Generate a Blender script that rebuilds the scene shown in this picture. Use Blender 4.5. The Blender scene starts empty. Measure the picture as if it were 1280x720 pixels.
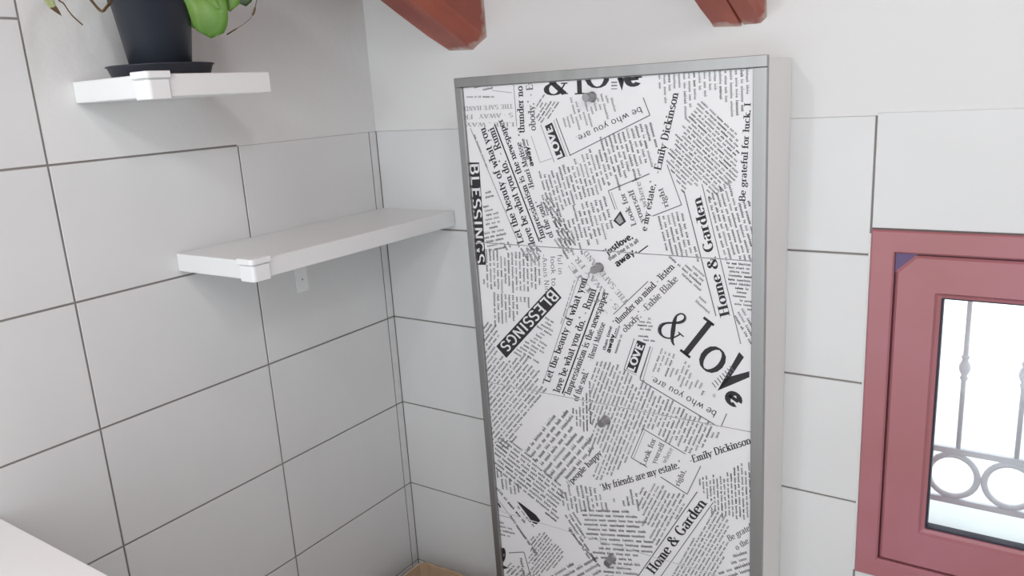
import bpy, bmesh, math, random
from mathutils import Vector, Matrix
from math import sin, cos, pi, radians

SC = bpy.context.scene
COL = SC.collection
random.seed(7)

# ------------------------------------------------------------------ camera
cam_data = bpy.data.cameras.new('camera')
cam_data.sensor_width = 36.0
cam_data.lens = 989.3323 / 1280 * 36.0
cam_data.clip_start = 0.02
cam = bpy.data.objects.new('camera', cam_data)
COL.objects.link(cam)
cam.location = (1.46209, -1.52619, 1.5774)
cam.rotation_euler = (radians(76.04569), radians(3.41507), radians(34.02994))
SC.camera = cam

# ------------------------------------------------------------------ light
world = bpy.data.worlds.new('overcast_sky')
SC.world = world
world.use_nodes = True
bg = world.node_tree.nodes['Background']
bg.inputs['Color'].default_value = (0.93, 0.98, 1.0, 1)
bg.inputs['Strength'].default_value = 2.05

def lamp(name, loc, power, radius, color):
    d = bpy.data.lights.new(name, 'POINT')
    d.energy = power
    d.shadow_soft_size = radius
    d.color = color
    o = bpy.data.objects.new(name, d)
    o.location = loc
    COL.objects.link(o)
lamp('ceiling_bulb', (0.68, -1.58, 2.13), 9.6, 0.05, (0.93, 0.985, 1.0))
lamp('right_fill_light', (1.75, -1.35, 2.36), 15.5, 0.09, (0.95, 0.985, 1.0))  # added fill for the right wall and cabinet side; no such bulb seen

SC.view_settings.view_transform = 'Standard'
SC.view_settings.look = 'None'
SC.view_settings.gamma = 1.0
SC.view_settings.use_curve_mapping = False
SC.view_settings.exposure = 0.0

# ------------------------------------------------------------------ helpers
def tag(o, label=None, cat=None, group=None, kind=None):
    if label: o['label'] = label
    if cat: o['category'] = cat
    if group: o['group'] = group
    if kind: o['kind'] = kind
    return o

def link(name, mesh, parent=None):
    o = bpy.data.objects.new(name, mesh)
    COL.objects.link(o)
    if parent is not None:
        o.parent = parent
    return o

def empty(name, loc=(0, 0, 0)):
    o = bpy.data.objects.new(name, None)
    o.location = loc
    o.empty_display_size = 0.05
    COL.objects.link(o)
    return o

def finish(name, bm, mats, parent=None, smooth=False):
    me = bpy.data.meshes.new(name)
    bmesh.ops.recalc_face_normals(bm, faces=bm.faces)
    bm.to_mesh(me)
    bm.free()
    for m in (mats if isinstance(mats, (list, tuple)) else [mats]):
        me.materials.append(m)
    if smooth:
        for p in me.polygons: p.use_smooth = True
    o = link(name, me)
    if parent is not None:
        bpy_parent(o, parent)
    return o

def bpy_parent(o, parent):
    # meshes are written in world coordinates; shift them to the parent's own origin
    off = world_loc(parent)
    for v in o.data.vertices: v.co -= off
    o.parent = parent

def world_loc(o):
    v = Vector(o.location)
    while o.parent is not None:
        o = o.parent
        v += Vector(o.location)
    return v

def box(bm, lo, hi, bevel=0.0, seg=1, mat=0):
    x0, y0, z0 = lo; x1, y1, z1 = hi
    vs = [bm.verts.new(c) for c in ((x0,y0,z0),(x1,y0,z0),(x1,y1,z0),(x0,y1,z0),(x0,y0,z1),(x1,y0,z1),(x1,y1,z1),(x0,y1,z1))]
    fs = [bm.faces.new([vs[i] for i in f]) for f in ((3,2,1,0),(4,5,6,7),(0,1,5,4),(1,2,6,5),(2,3,7,6),(3,0,4,7))]
    for f in fs: f.material_index = mat
    if bevel > 0:
        es = list({e for f in fs for e in f.edges})
        bmesh.ops.bevel(bm, geom=es, offset=bevel, segments=seg, profile=0.5, affect='EDGES')

def loft(bm, rings, caps=True, closed=True, mat=0):
    R = [[bm.verts.new(p) for p in r] for r in rings]
    n = len(R[0])
    for a, b in zip(R, R[1:]):
        for i in range(n if closed else n - 1):
            f = bm.faces.new((a[i], a[(i+1) % n], b[(i+1) % n], b[i])); f.material_index = mat
    if caps and closed:
        bm.faces.new(R[0][::-1]).material_index = mat
        bm.faces.new(R[-1]).material_index = mat
    return R

def prism(bm, pts, vec, mat=0):
    v = Vector(vec)
    loft(bm, [[Vector(p) for p in pts], [Vector(p) + v for p in pts]], mat=mat)

def tube(bm, path, radius, n=10, caps=True, closed_path=False):
    P = [Vector(p) for p in path]
    rad = radius if isinstance(radius, (list, tuple)) else [radius] * len(P)
    rings = []
    for i, p in enumerate(P):
        if closed_path:
            t = P[(i+1) % len(P)] - P[i-1]
        else:
            t = P[min(i+1, len(P)-1)] - P[max(i-1, 0)]
        t.normalize()
        up = Vector((0, 0, 1)) if abs(t.z) < 0.9 else Vector((1, 0, 0))
        if closed_path: up = Vector((0, 1, 0))
        a = t.cross(up).normalized(); b = a.cross(t)
        rings.append([p + rad[i] * (cos(2*pi*k/n) * a + sin(2*pi*k/n) * b) for k in range(n)])
    if closed_path: rings.append(rings[0])
    if closed_path:
        loft(bm, rings, caps=False)
        bmesh.ops.remove_doubles(bm, verts=bm.verts, dist=1e-6)
    else:
        loft(bm, rings, caps=caps)

def lathe(bm, c, prof, n=40, axis='z'):
    rings = []
    for r, h in prof:
        ring = []
        for k in range(n):
            a = 2*pi*k/n
            if axis == 'z': ring.append(Vector((c[0]+r*cos(a), c[1]+r*sin(a), c[2]+h)))
            else: ring.append(Vector((c[0]+r*cos(a), c[1]-h, c[2]+r*sin(a))))
        rings.append(ring)
    loft(bm, rings, caps=True)

# ------------------------------------------------------------------ materials
def mat(name, color, rough=0.5, metal=0.0, spec=0.5, var=0.0, scale=6.0, color2=None, stretch=None, bump=0.0, bump_scale=40.0, detail=4.0):
    m = bpy.data.materials.new(name); m.use_nodes = True
    nt = m.node_tree; b = nt.nodes['Principled BSDF']
    b.inputs['Base Color'].default_value = (*color, 1)
    b.inputs['Roughness'].default_value = rough
    b.inputs['Metallic'].default_value = metal
    b.inputs['Specular IOR Level'].default_value = spec
    tc = nt.nodes.new('ShaderNodeNewGeometry')
    src = tc.outputs['Position']
    if stretch:
        mp = nt.nodes.new('ShaderNodeMapping')
        mp.inputs['Scale'].default_value = stretch
        nt.links.new(src, mp.inputs['Vector']); src = mp.outputs['Vector']
    if var > 0 or color2:
        no = nt.nodes.new('ShaderNodeTexNoise')
        no.inputs['Scale'].default_value = scale; no.inputs['Detail'].default_value = detail
        nt.links.new(src, no.inputs['Vector'])
        ra = nt.nodes.new('ShaderNodeValToRGB')
        c2 = color2 or tuple(max(0, c * (1 - var)) for c in color)
        ra.color_ramp.elements[0].color = (*c2, 1); ra.color_ramp.elements[0].position = 0.32
        ra.color_ramp.elements[1].color = (*color, 1); ra.color_ramp.elements[1].position = 0.68
        nt.links.new(no.outputs['Fac'], ra.inputs['Fac'])
        nt.links.new(ra.outputs['Color'], b.inputs['Base Color'])
    if bump > 0:
        n2 = nt.nodes.new('ShaderNodeTexNoise')
        n2.inputs['Scale'].default_value = bump_scale; n2.inputs['Detail'].default_value = 3
        nt.links.new(src, n2.inputs['Vector'])
        bp = nt.nodes.new('ShaderNodeBump')
        bp.inputs['Strength'].default_value = bump; bp.inputs['Distance'].default_value = 0.004
        nt.links.new(n2.outputs['Fac'], bp.inputs['Height'])
        nt.links.new(bp.outputs['Normal'], b.inputs['Normal'])
    return m

M_TILE = mat('glazed_tile', (0.74, 0.745, 0.75), 0.34, var=0.035, scale=5, spec=0.4)
M_GROUT = mat('grey_grout', (0.27, 0.25, 0.24), 0.9, var=0.2, scale=9)
M_PLASTER = mat('white_plaster', (0.765, 0.765, 0.765), 0.85, var=0.03, scale=3, bump=0.25, bump_scale=30)
M_FLOOR = mat('floor_tile', (0.42, 0.40, 0.38), 0.5, var=0.2, scale=3)
M_WOOD_BEAM = mat('stained_beam_wood', (0.46, 0.125, 0.078), 0.5, color2=(0.26, 0.06, 0.045), scale=11, stretch=(1, 0.25, 0.6), bump=0.5, bump_scale=28)
M_WOOD_CEIL = mat('ceiling_boards', (0.30, 0.13, 0.09), 0.6, var=0.4, scale=8, stretch=(0.2, 1, 1))
M_SHELF = mat('white_laminate', (0.83, 0.835, 0.84), 0.38, var=0.015, scale=8)
M_PLASTIC_W = mat('white_plastic', (0.86, 0.87, 0.88), 0.3)
M_CAB = mat('white_melamine', (0.88, 0.87, 0.865), 0.45, var=0.02, scale=4)
M_PAPER = mat('white_print_film', (0.80, 0.79, 0.81), 0.42, var=0.015, scale=7)
M_INK_D = mat('black_ink', (0.022, 0.02, 0.024), 0.5)
M_INK_N = mat('dark_grey_ink', (0.075, 0.072, 0.08), 0.55)
M_INK_M = mat('grey_ink', (0.15, 0.145, 0.155), 0.6)
M_INK_L = mat('pale_grey_ink', (0.36, 0.355, 0.365), 0.6)
M_ALU = mat('brushed_aluminium', (0.40, 0.40, 0.40), 0.42, metal=0.9, var=0.12, scale=30, stretch=(1, 1, 0.03))
M_KNOB = mat('satin_steel', (0.36, 0.35, 0.36), 0.38, metal=0.85)
M_RED = mat('oxblood_paint', (0.43, 0.165, 0.20), 0.34, var=0.12, scale=5, color2=(0.39, 0.15, 0.16))
M_GASKET = mat('black_rubber', (0.03, 0.028, 0.05), 0.5)
M_GAP_SHADE = mat('dark_violet_gap_shade', (0.12, 0.075, 0.19), 0.5)  # dark colour stands in for shade in the sash corner gaps
M_REBATE_SHADE = mat('shaded_red_rebate', (0.13, 0.035, 0.05), 0.5)  # frame red darkened to carry the shadow line between casing and sash
M_IRON = mat('glare_paled_iron', (0.84, 0.84, 0.90), 0.45, var=0.05, scale=30)  # dark iron made pale: the window glare is put into its colour
M_SILL = mat('pale_stone', (0.80, 0.84, 0.85), 0.6, var=0.03, scale=20)
M_POT = mat('black_pot_plastic', (0.024, 0.029, 0.041), 0.42)
M_SOIL = mat('potting_soil', (0.04, 0.025, 0.015), 0.95, var=0.5, scale=60)
M_TOP = mat('white_worktop', (0.93, 0.93, 0.93), 0.4, var=0.01)
M_CARD = mat('cardboard', (0.52, 0.365, 0.24), 0.85, var=0.15, scale=12, stretch=(1, 1, 0.2))
M_STEM = mat('dry_brown_stem', (0.10, 0.06, 0.025), 0.8)
M_STEMP = mat('pale_stem', (0.62, 0.62, 0.52), 0.6)
M_BULKHEAD = mat('pavement', (0.75, 0.74, 0.72), 0.9, var=0.1, scale=1)

def leaf_mat(name, c1, c2, trans):
    m = mat(name, c1, 0.4, color2=c2, scale=22)
    nt = m.node_tree; b = nt.nodes['Principled BSDF']; out = nt.nodes['Material Output']
    tr = nt.nodes.new('ShaderNodeBsdfTranslucent')
    tr.inputs['Color'].default_value = (*[min(1, c * 1.3) for c in c1], 1)
    mx = nt.nodes.new('ShaderNodeMixShader'); mx.inputs[0].default_value = trans
    nt.links.new(b.outputs[0], mx.inputs[1]); nt.links.new(tr.outputs[0], mx.inputs[2])
    nt.links.new(mx.outputs[0], out.inputs['Surface'])
    return m
M_LEAF = leaf_mat('fresh_green_leaf', (0.25, 0.43, 0.09), (0.12, 0.27, 0.04), 0.4)
M_LEAF_D = leaf_mat('dark_green_leaf', (0.04, 0.09, 0.02), (0.02, 0.05, 0.012), 0.2)
M_LEAF_P = leaf_mat('pale_striped_leaf', (0.52, 0.58, 0.34), (0.40, 0.47, 0.22), 0.45)

def glass_mat():
    m = bpy.data.materials.new('window_glass'); m.use_nodes = True
    nt = m.node_tree; nt.nodes.remove(nt.nodes['Principled BSDF'])
    out = nt.nodes['Material Output']
    a = nt.nodes.new('ShaderNodeBsdfTransparent'); a.inputs[0].default_value = (0.96, 0.98, 0.98, 1)
    g = nt.nodes.new('ShaderNodeBsdfGlossy'); g.inputs['Roughness'].default_value = 0.02
    f = nt.nodes.new('ShaderNodeFresnel'); f.inputs['IOR'].default_value = 1.45
    mx = nt.nodes.new('ShaderNodeMixShader')
    nt.links.new(f.outputs[0], mx.inputs[0]); nt.links.new(a.outputs[0], mx.inputs[1]); nt.links.new(g.outputs[0], mx.inputs[2])
    nt.links.new(mx.outputs[0], out.inputs['Surface'])
    return m
M_GLASS = glass_mat()

# plaster residue left on the beam where it enters the wall (a stain with its own shape)
def add_residue(m):
    nt = m.node_tree; b = nt.nodes['Principled BSDF']
    old = b.inputs['Base Color'].links[0].from_socket
    geo = nt.nodes.new('ShaderNodeNewGeometry'); sep = nt.nodes.new('ShaderNodeSeparateXYZ')
    nt.links.new(geo.outputs['Position'], sep.inputs[0])
    no = nt.nodes.new('ShaderNodeTexNoise'); no.inputs['Scale'].default_value = 38; no.inputs['Detail'].default_value = 5
    nt.links.new(geo.outputs['Position'], no.inputs['Vector'])
    ad = nt.nodes.new('ShaderNodeMath'); ad.operation = 'MULTIPLY_ADD'; ad.inputs[1].default_value = 0.05
    nt.links.new(no.outputs['Fac'], ad.inputs[0]); nt.links.new(sep.outputs['Y'], ad.inputs[2])
    mr = nt.nodes.new('ShaderNodeMapRange'); mr.inputs['From Min'].default_value = 0.008; mr.inputs['From Max'].default_value = 0.026
    mr.inputs['To Max'].default_value = 0.8
    nt.links.new(ad.outputs[0], mr.inputs['Value'])
    mx = nt.nodes.new('ShaderNodeMix'); mx.data_type = 'RGBA'
    nt.links.new(mr.outputs[0], mx.inputs['Factor']); nt.links.new(old, mx.inputs['A'])
    mx.inputs['B'].default_value = (0.62, 0.56, 0.50, 1)
    nt.links.new(mx.outputs['Result'], b.inputs['Base Color'])
add_residue(M_WOOD_BEAM)

# ------------------------------------------------------------------ structure
SLOPE = math.tan(radians(25))
CEIL0 = 1.822
def ceil_z(y): return CEIL0 - y * SLOPE
FRONT = -2.7
RIGHT = 2.15
WX0, WX1, WZ0, WZ1 = 1.2, 1.75, 0.605, 1.295      # window hole in the back wall

bm = bmesh.new(); box(bm, (-0.2, FRONT, -0.1), (RIGHT + 0.2, 0.25, 0.0))
tag(finish('floor', bm, M_FLOOR), 'grey floor of the small room under the box and the cabinet', 'floor', kind='structure')

bm = bmesh.new()
prism(bm, [(-0.2, 0.25, ceil_z(0.25)), (-0.2, FRONT, ceil_z(FRONT)), (-0.2, FRONT, ceil_z(FRONT) + 0.05), (-0.2, 0.25, ceil_z(0.25) + 0.05)], (RIGHT + 0.4, 0, 0))
tag(finish('ceiling', bm, M_WOOD_CEIL), 'sloping wooden roof boards above the red-brown beams', 'ceiling', kind='structure')

GR = 0.0022         # grout lies this far behind the tile faces
PL = 0.0004         # plaster lies this far behind the tile faces
# left wall: grout bed up to the tile edge, plaster above it
bm = bmesh.new()
box(bm, (-0.2, FRONT, 0), (-GR, 0.0, 1.5), mat=1)
box(bm, (-0.2, FRONT, 1.5), (-GR, -0.4262, 1.97), mat=1)
prism(bm, [(-0.2, -0.8235, 1.502), (-0.2, -0.4278, 1.502), (-0.2, -0.4278, 1.4985), (-0.2, 0.0, 1.4985), (-0.2, 0.0, ceil_z(0) + .03), (-0.2, -0.8235, ceil_z(-0.8235) + .03)], (0.2 - PL, 0, 0), mat=0)
prism(bm, [(-0.2, FRONT, 1.97), (-0.2, -0.8235, 1.97), (-0.2, -0.8255, ceil_z(-0.8255) + .03), (-0.2, FRONT, ceil_z(FRONT) + .03)], (0.2 - PL, 0, 0), mat=0)
wall_left = tag(finish('wall_left', bm, [M_PLASTER, M_GROUT]), 'left wall of large white tiles carrying both shelves', 'wall', kind='structure')

bm = bmesh.new()
def wall_piece(x0, x1, z0, z1, y, m):
    if m == 1:                                   # thin grout bed in front of the plastered masonry
        box(bm, (x0, y, z0), (x1, 0.012, z1), mat=1); y = 0.012
    box(bm, (x0, y, z0), (x1, 0.25, z1), mat=0)
wall_piece(-0.2, WX0, 0, 1.5, GR, 1)
wall_piece(WX0, WX1, 0, WZ0, GR, 1)
wall_piece(WX0, WX1, WZ1, 1.5, GR, 1)
wall_piece(WX1, RIGHT, 0, 1.5, GR, 1)
wall_piece(-0.2, RIGHT, 1.4985, ceil_z(0) + .03, PL, 0)
wall_back = tag(finish('wall_back', bm, [M_PLASTER, M_GROUT]), 'back wall, white plaster above white tiles, with the cabinet and window', 'wall', kind='structure')

bm = bmesh.new()
prism(bm, [(RIGHT, FRONT, 0), (RIGHT, 0.25, 0), (RIGHT, 0.25, ceil_z(.25) + .03), (RIGHT, FRONT, ceil_z(FRONT) + .03)], (0.15, 0, 0))
tag(finish('wall_right', bm, M_PLASTER), 'plain white plaster wall to the right of the window', 'wall', kind='structure')

bm = bmesh.new(); box(bm, (-6, 0.26, -2.6), (9, 12, -2.5))
tag(finish('ground', bm, M_BULKHEAD), 'pale pavement outside, far below the window', 'ground', kind='structure')

# tiles 40 x 25 cm, one object each, sharing a mesh per size
_tm = {}
def tile_mesh(w, h, axis):
    k = (round(w, 4), round(h, 4), axis)
    if k in _tm: return _tm[k]
    b = bmesh.new(); c = 0.0008; t = 0.004
    prof = [(0, t), (0, c), (c, 0)]            # inset, depth behind the face
    rings = []
    for ins, d in prof:
        q = [(ins, ins), (w-ins, ins), (w-ins, h-ins), (ins, h-ins)]
        rings.append([Vector((u, d, v)) if axis == 'y' else Vector((-d, u, v)) for u, v in q])
    R = loft(b, rings, caps=True)
    me = bpy.data.meshes.new('tile')
    bmesh.ops.recalc_face_normals(b, faces=b.faces); b.to_mesh(me); b.free()
    me.materials.append(M_TILE)
    _tm[k] = me
    return me
J = 0.0020
def tile(parent, a0, a1, z0, z1, axis, proud=0.0):
    me = tile_mesh(a1 - a0 - 2*J, z1 - z0 - 2*J, axis)
    o = link('tile', me, parent)
    o.location = (a0 + J, -proud, z0 + J) if axis == 'y' else (proud, a0 + J, z0 + J)
    return o
J2, J1 = -0.4262, -0.8255
STRIP = -0.0245
rows = [(k * 0.25, (k + 1) * 0.25) for k in range(6)]
for z0, z1 in rows:
    tile(wall_left, STRIP, 0.0017, z0, z1, 'x')
    tile(wall_left, J2, STRIP, z0, z1, 'x')
    y = J2
    for k in range(5):
        tile(wall_left, y - 0.3993, y, z0, z1, 'x'); y -= 0.3993
y = J1
for k in range(4):
    tile(wall_left, y - 0.3993, y, 1.5, 1.745, 'x')
    tile(wall_left, y - 0.3993, y, 1.745, 1.97, 'x')
    y -= 0.3993
for z0, z1 in rows:
    for x0, x1 in ((-0.0005, 0.4), (0.4, 0.797), (0.797, 1.196), (1.196, 1.596), (1.596, 1.996), (1.996, RIGHT)):
        top = z1 + 0.005 if (z1 == 1.5 and x0 > 1.1) else z1
        if 1.19 < x0 < 1.75 and z0 < WZ1 - .02 and z1 > WZ0 + .02:
            # tile cut around the window casing
            if x0 < 1.5:
                if z0 < WZ0: tile(wall_back, x0, x1, z0, WZ0, 'y')
                elif z1 > WZ1: tile(wall_back, x0, x1, WZ1 + 0.004, top, 'y', 0.003)
            else:
                if z0 < WZ0: tile(wall_back, x0, x1, z0, WZ0, 'y')
                elif z1 > WZ1: tile(wall_back, x0, x1, WZ1 + 0.004, top, 'y', 0.003)
                tile(wall_back, 1.756, x1, max(z0, WZ0), min(z1, WZ1), 'y')
        else:
            tile(wall_back, x0, x1, z0, top, 'y', 0.003 if top > z1 else 0.0)

# ------------------------------------------------------------------ window
win = empty('window_1', (1.475, 0.0, 0.6))
tag(win, 'small red-brown painted window with one pane, low at the right edge', 'window', kind='structure')
def frame_bars(name, x0, x1, z0, z1, w, y0, y1, m, bev=0.003, chamfer=0.0):
    """four mitred bars joined into one frame"""
    b = bmesh.new()
    o = [(x0, z0), (x1, z0), (x1, z1), (x0, z1)]
    i = [(x0+w, z0+w), (x1-w, z0+w), (x1-w, z1-w), (x0+w, z1-w)]
    def ring(c, y): return [Vector((px, y, pz)) for px, pz in c]
    O = [(x0+bev, z0+bev), (x1-bev, z0+bev), (x1-bev, z1-bev), (x0+bev, z1-bev)]
    I = [(x0+w-bev, z0+w-bev), (x1-w+bev, z0+w-bev), (x1-w+bev, z1-w+bev), (x0+w-bev, z1-w+bev)]
    seq = [ring(o, y1), ring(o, y0+bev), ring(O, y0), ring(I, y0), ring(i, y0+bev), ring(i, y1)]
    R = loft(b, seq, caps=False)
    for k in range(4): b.faces.new((R[-1][k], R[-1][(k+1) % 4], R[0][(k+1) % 4], R[0][k]))
    return finish(name, b, m, win)
frame_bars('casing', 1.1975, 1.7525, 0.601, 1.2975, 0.0405, -0.006, 0.10, M_RED)
frame_bars('rebate', 1.238, 1.712, 0.6415, 1.257, 0.012, 0.004, 0.09, M_REBATE_SHADE, bev=0.001)
# sash with clipped upper corners
b = bmesh.new()
sx0, sx1, sz0, sz1 = 1.2415, 1.7085, 0.6445, 1.2535
gx0, gx1, gz0, gz1 = 1.3155, 1.6345, 0.7245, 1.1795
ch = 0.029
def octo(x0, x1, z0, z1, c):
    e = 0.002
    return [(x0+e, z0), (x1-e, z0), (x1, z0+e), (x1, z1-c), (x1-c, z1), (x0+c, z1), (x0, z1-c*1.0), (x0, z0+e)]
def rr(p, y): return [Vector((a, y, c)) for a, c in p]
seq = [rr(octo(sx0, sx1, sz0, sz1, ch), 0.027), rr(octo(sx0, sx1, sz0, sz1, ch), 0.0), rr(octo(sx0+.004, sx1-.004, sz0+.004, sz1-.004, ch), -0.004),
       rr(octo(gx0-.010, gx1+.010, gz0-.010, gz1+.010, 0.002), -0.004), rr(octo(gx0-.006, gx1+.006, gz0-.006, gz1+.006, 0.002), 0.001),
       rr(octo(gx0, gx1, gz0, gz1, 0.002), 0.004), rr(octo(gx0, gx1, gz0, gz1, 0.002), 0.027)]
R = loft(b, seq, caps=False)
for k in range(8): b.faces.new((R[-1][k], R[-1][(k+1) % 8], R[0][(k+1) % 8], R[0][k]))
sash = finish('sash', b, M_RED, win)
frame_bars('gasket', gx0 - 0.001, gx1 + 0.001, gz0 - 0.001, gz1 + 0.001, 0.0045, 0.008, 0.026, M_GASKET, bev=0.001)
b = bmesh.new(); box(b, (gx0 + .001, 0.014, gz0 + .001), (gx1 - .001, 0.018, gz1 - .001))
tag(finish('pane', b, M_GLASS, win), 'clear glass pane')
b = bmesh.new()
prism(b, [(1.2388, 0.0005, 1.2565), (1.276, 0.0005, 1.2565), (1.2388, 0.0005, 1.219)], (0, 0.0032, 0))  # dark filler behind the clipped corner, painted as the shade of the gap
tag(finish('corner_gap_shade', b, M_GAP_SHADE, win), 'small dark violet triangle standing in for shade in the sash corner gap')
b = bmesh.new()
prism(b, [(1.7112, 0.0005, 1.2565), (1.7112, 0.0005, 1.219), (1.674, 0.0005, 1.2565)], (0, 0.0032, 0))  # mirrored filler, gap shade put into its colour as well
tag(finish('corner_gap_shade', b, M_GAP_SHADE, win), 'small dark violet triangle standing in for shade in the sash corner gap')
b = bmesh.new(); box(b, (1.1935, -0.002, 0.602), (1.1972, 0.004, 1.290), 0.0008); tag(finish('caulk', b, M_PLASTER, win), 'thin white caulk line')
b = bmesh.new()
prism(b, [(1.10, 0.10, 0.665), (1.10, 0.285, 0.655), (1.10, 0.285, 0.61), (1.10, 0.10, 0.61)], (0.75, 0, 0))
tag(finish('window_sill', b, M_SILL, win), 'pale outer stone sill')

# iron grille outside
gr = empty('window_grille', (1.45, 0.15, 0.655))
tag(gr, 'wrought-iron grille with rings, its colour paled by glare, outside the red-brown window', 'grille')
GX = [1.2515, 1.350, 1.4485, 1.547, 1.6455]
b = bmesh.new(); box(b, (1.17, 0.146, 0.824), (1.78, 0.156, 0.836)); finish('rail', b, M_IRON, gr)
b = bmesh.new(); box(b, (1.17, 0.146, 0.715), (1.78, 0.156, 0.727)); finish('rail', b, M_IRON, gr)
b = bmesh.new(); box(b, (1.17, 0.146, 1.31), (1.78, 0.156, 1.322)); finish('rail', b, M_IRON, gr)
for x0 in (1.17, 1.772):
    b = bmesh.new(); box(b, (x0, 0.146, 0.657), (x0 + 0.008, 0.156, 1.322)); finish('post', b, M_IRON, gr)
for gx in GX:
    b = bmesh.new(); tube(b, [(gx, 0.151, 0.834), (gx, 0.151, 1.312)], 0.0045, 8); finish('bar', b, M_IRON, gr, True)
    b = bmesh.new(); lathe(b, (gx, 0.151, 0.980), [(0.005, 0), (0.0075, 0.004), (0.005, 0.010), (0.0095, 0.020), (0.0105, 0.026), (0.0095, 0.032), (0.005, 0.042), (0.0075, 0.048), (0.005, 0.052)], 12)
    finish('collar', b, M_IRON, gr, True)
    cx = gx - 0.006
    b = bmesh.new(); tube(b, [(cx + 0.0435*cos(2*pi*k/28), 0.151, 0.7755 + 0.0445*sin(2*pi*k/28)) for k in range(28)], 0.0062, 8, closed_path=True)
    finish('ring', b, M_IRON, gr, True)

# ------------------------------------------------------------------ beams
def beam(label, x0, x1, zb, cl, cr, crack=None):
    """timber running down from the roof into the back wall; cl/cr are the worn edges (dx, dz)"""
    b = bmesh.new()
    zt = CEIL0 + 0.012
    low = [(x0, zb + cl[1]), (x0 + cl[0], zb)]
    if crack: low += [(crack - 0.0024, zb), (crack - 0.0004, zb + 0.016), (crack + 0.0024, zb)]
    low += [(x1 - cr[0], zb), (x1, zb + cr[1])]
    sec = low + [(x1, zt), (x0, zt)]
    rings = []
    rnd = random.Random(int(x0 * 1000))
    N = 26
    for k in range(N + 1):
        y = 0.04 - k * 0.055
        ring = []
        for j, (px, pz) in enumerate(sec):
            w = 0.0 if pz == zt else 1.0
            jx = w * (0.0016 * sin(k * 1.3 + j * 2.1) + rnd.uniform(-.0008, .0008))
            jz = w * (0.0018 * sin(k * 0.9 + j * 1.7) + rnd.uniform(-.0008, .0008))
            ring.append(Vector((px + jx, y, pz - y * SLOPE + jz)))
        rings.append(ring)
    loft(b, rings)
    o = finish('ceiling_beam', b, M_WOOD_BEAM)
    tag(o, label, 'beam', 'roof beams entering the back wall')
beam('red-brown timber beam ending above the left end of the newsprint cabinet', 0.2525, 0.3695, 1.677, (0.009, 0.007), (0.038, 0.024))
beam('red-brown timber beam with a dark lengthwise crack, above the cabinet right end', 0.897, 1.000, 1.671, (0.006, 0.006), (0.008, 0.012), 0.957)

# ------------------------------------------------------------------ shelves
def shelf(label, y0, y1, z0, z1, depth, bracket=None):
    root = empty('wall_shelf', (0, (y0 + y1) / 2, z0))
    tag(root, label, 'shelf', 'white shelves on the tiled wall')
    b = bmesh.new(); box(b, (0.0004, y0, z0), (depth, y1, z1), 0.0026, 3)
    finish('board', b, M_SHELF, root)
    # soft corner guard: upper pad, lower pad and the two cheeks round the corner
    b = bmesh.new(); s = 0.039; t = 0.0032
    def L(z0_, z1_, s_, t_):
        c = 0.006
        pts = [(depth - s_, y0 - t_), (depth + t_ - c, y0 - t_), (depth + t_ - c*.3, y0 - t_ + c*.3), (depth + t_, y0 - t_ + c), (depth + t_, y0 + s_), (depth - 0.004, y0 + s_), (depth - s_, y0 + 0.004)]
        prism(b, [(px, py, z0_) for px, py in pts], (0, 0, z1_ - z0_))
    L(z1 - 0.007, z1 + 0.0045, s, 0.0062)
    L(z0 - 0.003, z1 - 0.009, s - 0.003, 0.0035)
    bmesh.ops.bevel(b, geom=[e for e in b.edges], offset=0.0011, segments=1, affect='EDGES')
    tag(finish('corner_guard', b, M_PLASTIC_W, root), 'glossy white plastic corner guard')
    if bracket:
        yb = bracket
        b = bmesh.new()
        box(b, (0.0004, yb, z0 - 0.118), (0.0026, yb + 0.036, z0), 0.0006)
        prism(b, [(0.0026, yb, z0), (0.042, yb, z0), (0.0026, yb, z0 - 0.05)], (0, 0.002, 0))
        br = finish('bracket', b, M_PLASTIC_W, root)
        b = bmesh.new(); lathe(b, (0.0, yb + 0.019, z0 - 0.088), [(0.0001, 0.0), (0.0024, 0.0), (0.0024, 0.001), (0.0001, 0.0012)], 12)
        me_o = finish('screw', b, M_KNOB, br)
        # turn the screw so that its axis points out of the wall
        off = Vector((0.0, yb + 0.019, z0 - 0.088)) - world_loc(br)
        for v in me_o.data.vertices:
            d = v.co - off
            v.co = off + Vector((0.0026 + d.z, d.y, d.x))
    return root
shelf('short white shelf high on the left wall, carrying the black plant pot', -0.757, -0.510, 1.6025, 1.640, 0.2335)
shelf('long white shelf running into the room corner, empty, below the plant shelf', -0.612, -0.001, 1.2620, 1.299, 0.2395, -0.320)

# ------------------------------------------------------------------ plant
ST = 1.640
sc = (0.118, -0.655)
b = bmesh.new()
lathe(b, (sc[0], sc[1], ST + 0.0003), [(0.080, 0), (0.083, 0.003), (0.088, 0.017), (0.0915, 0.0185), (0.0905, 0.020), (0.088, 0.019), (0.082, 0.006), (0.078, 0.0045)], 56)
tag(finish('plant_saucer', b, M_POT, None, True), 'shallow black plastic saucer under the plant pot on the high shelf', 'saucer')
pc = (0.115, -0.652)
plant = empty('potted_plant', (pc[0], pc[1], ST + 0.005))
tag(plant, 'leafy green houseplant in a tapered black pot on the high shelf', 'plant')
b = bmesh.new()
lathe(b, (pc[0], pc[1], ST + 0.0052), [(0.049, 0), (0.0505, 0.002), (0.066, 0.118), (0.070, 0.119), (0.071, 0.145), (0.0685, 0.146), (0.066, 0.122), (0.055, 0.12)], 48)
pot = finish('pot', b, M_POT, plant, True)
b = bmesh.new(); lathe(b, (pc[0], pc[1], ST + 0.126), [(0.060, 0), (0.0645, 0.002), (0.064, 0.008), (0.03, 0.012)], 28)
finish('soil', b, M_SOIL, plant, True)

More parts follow.
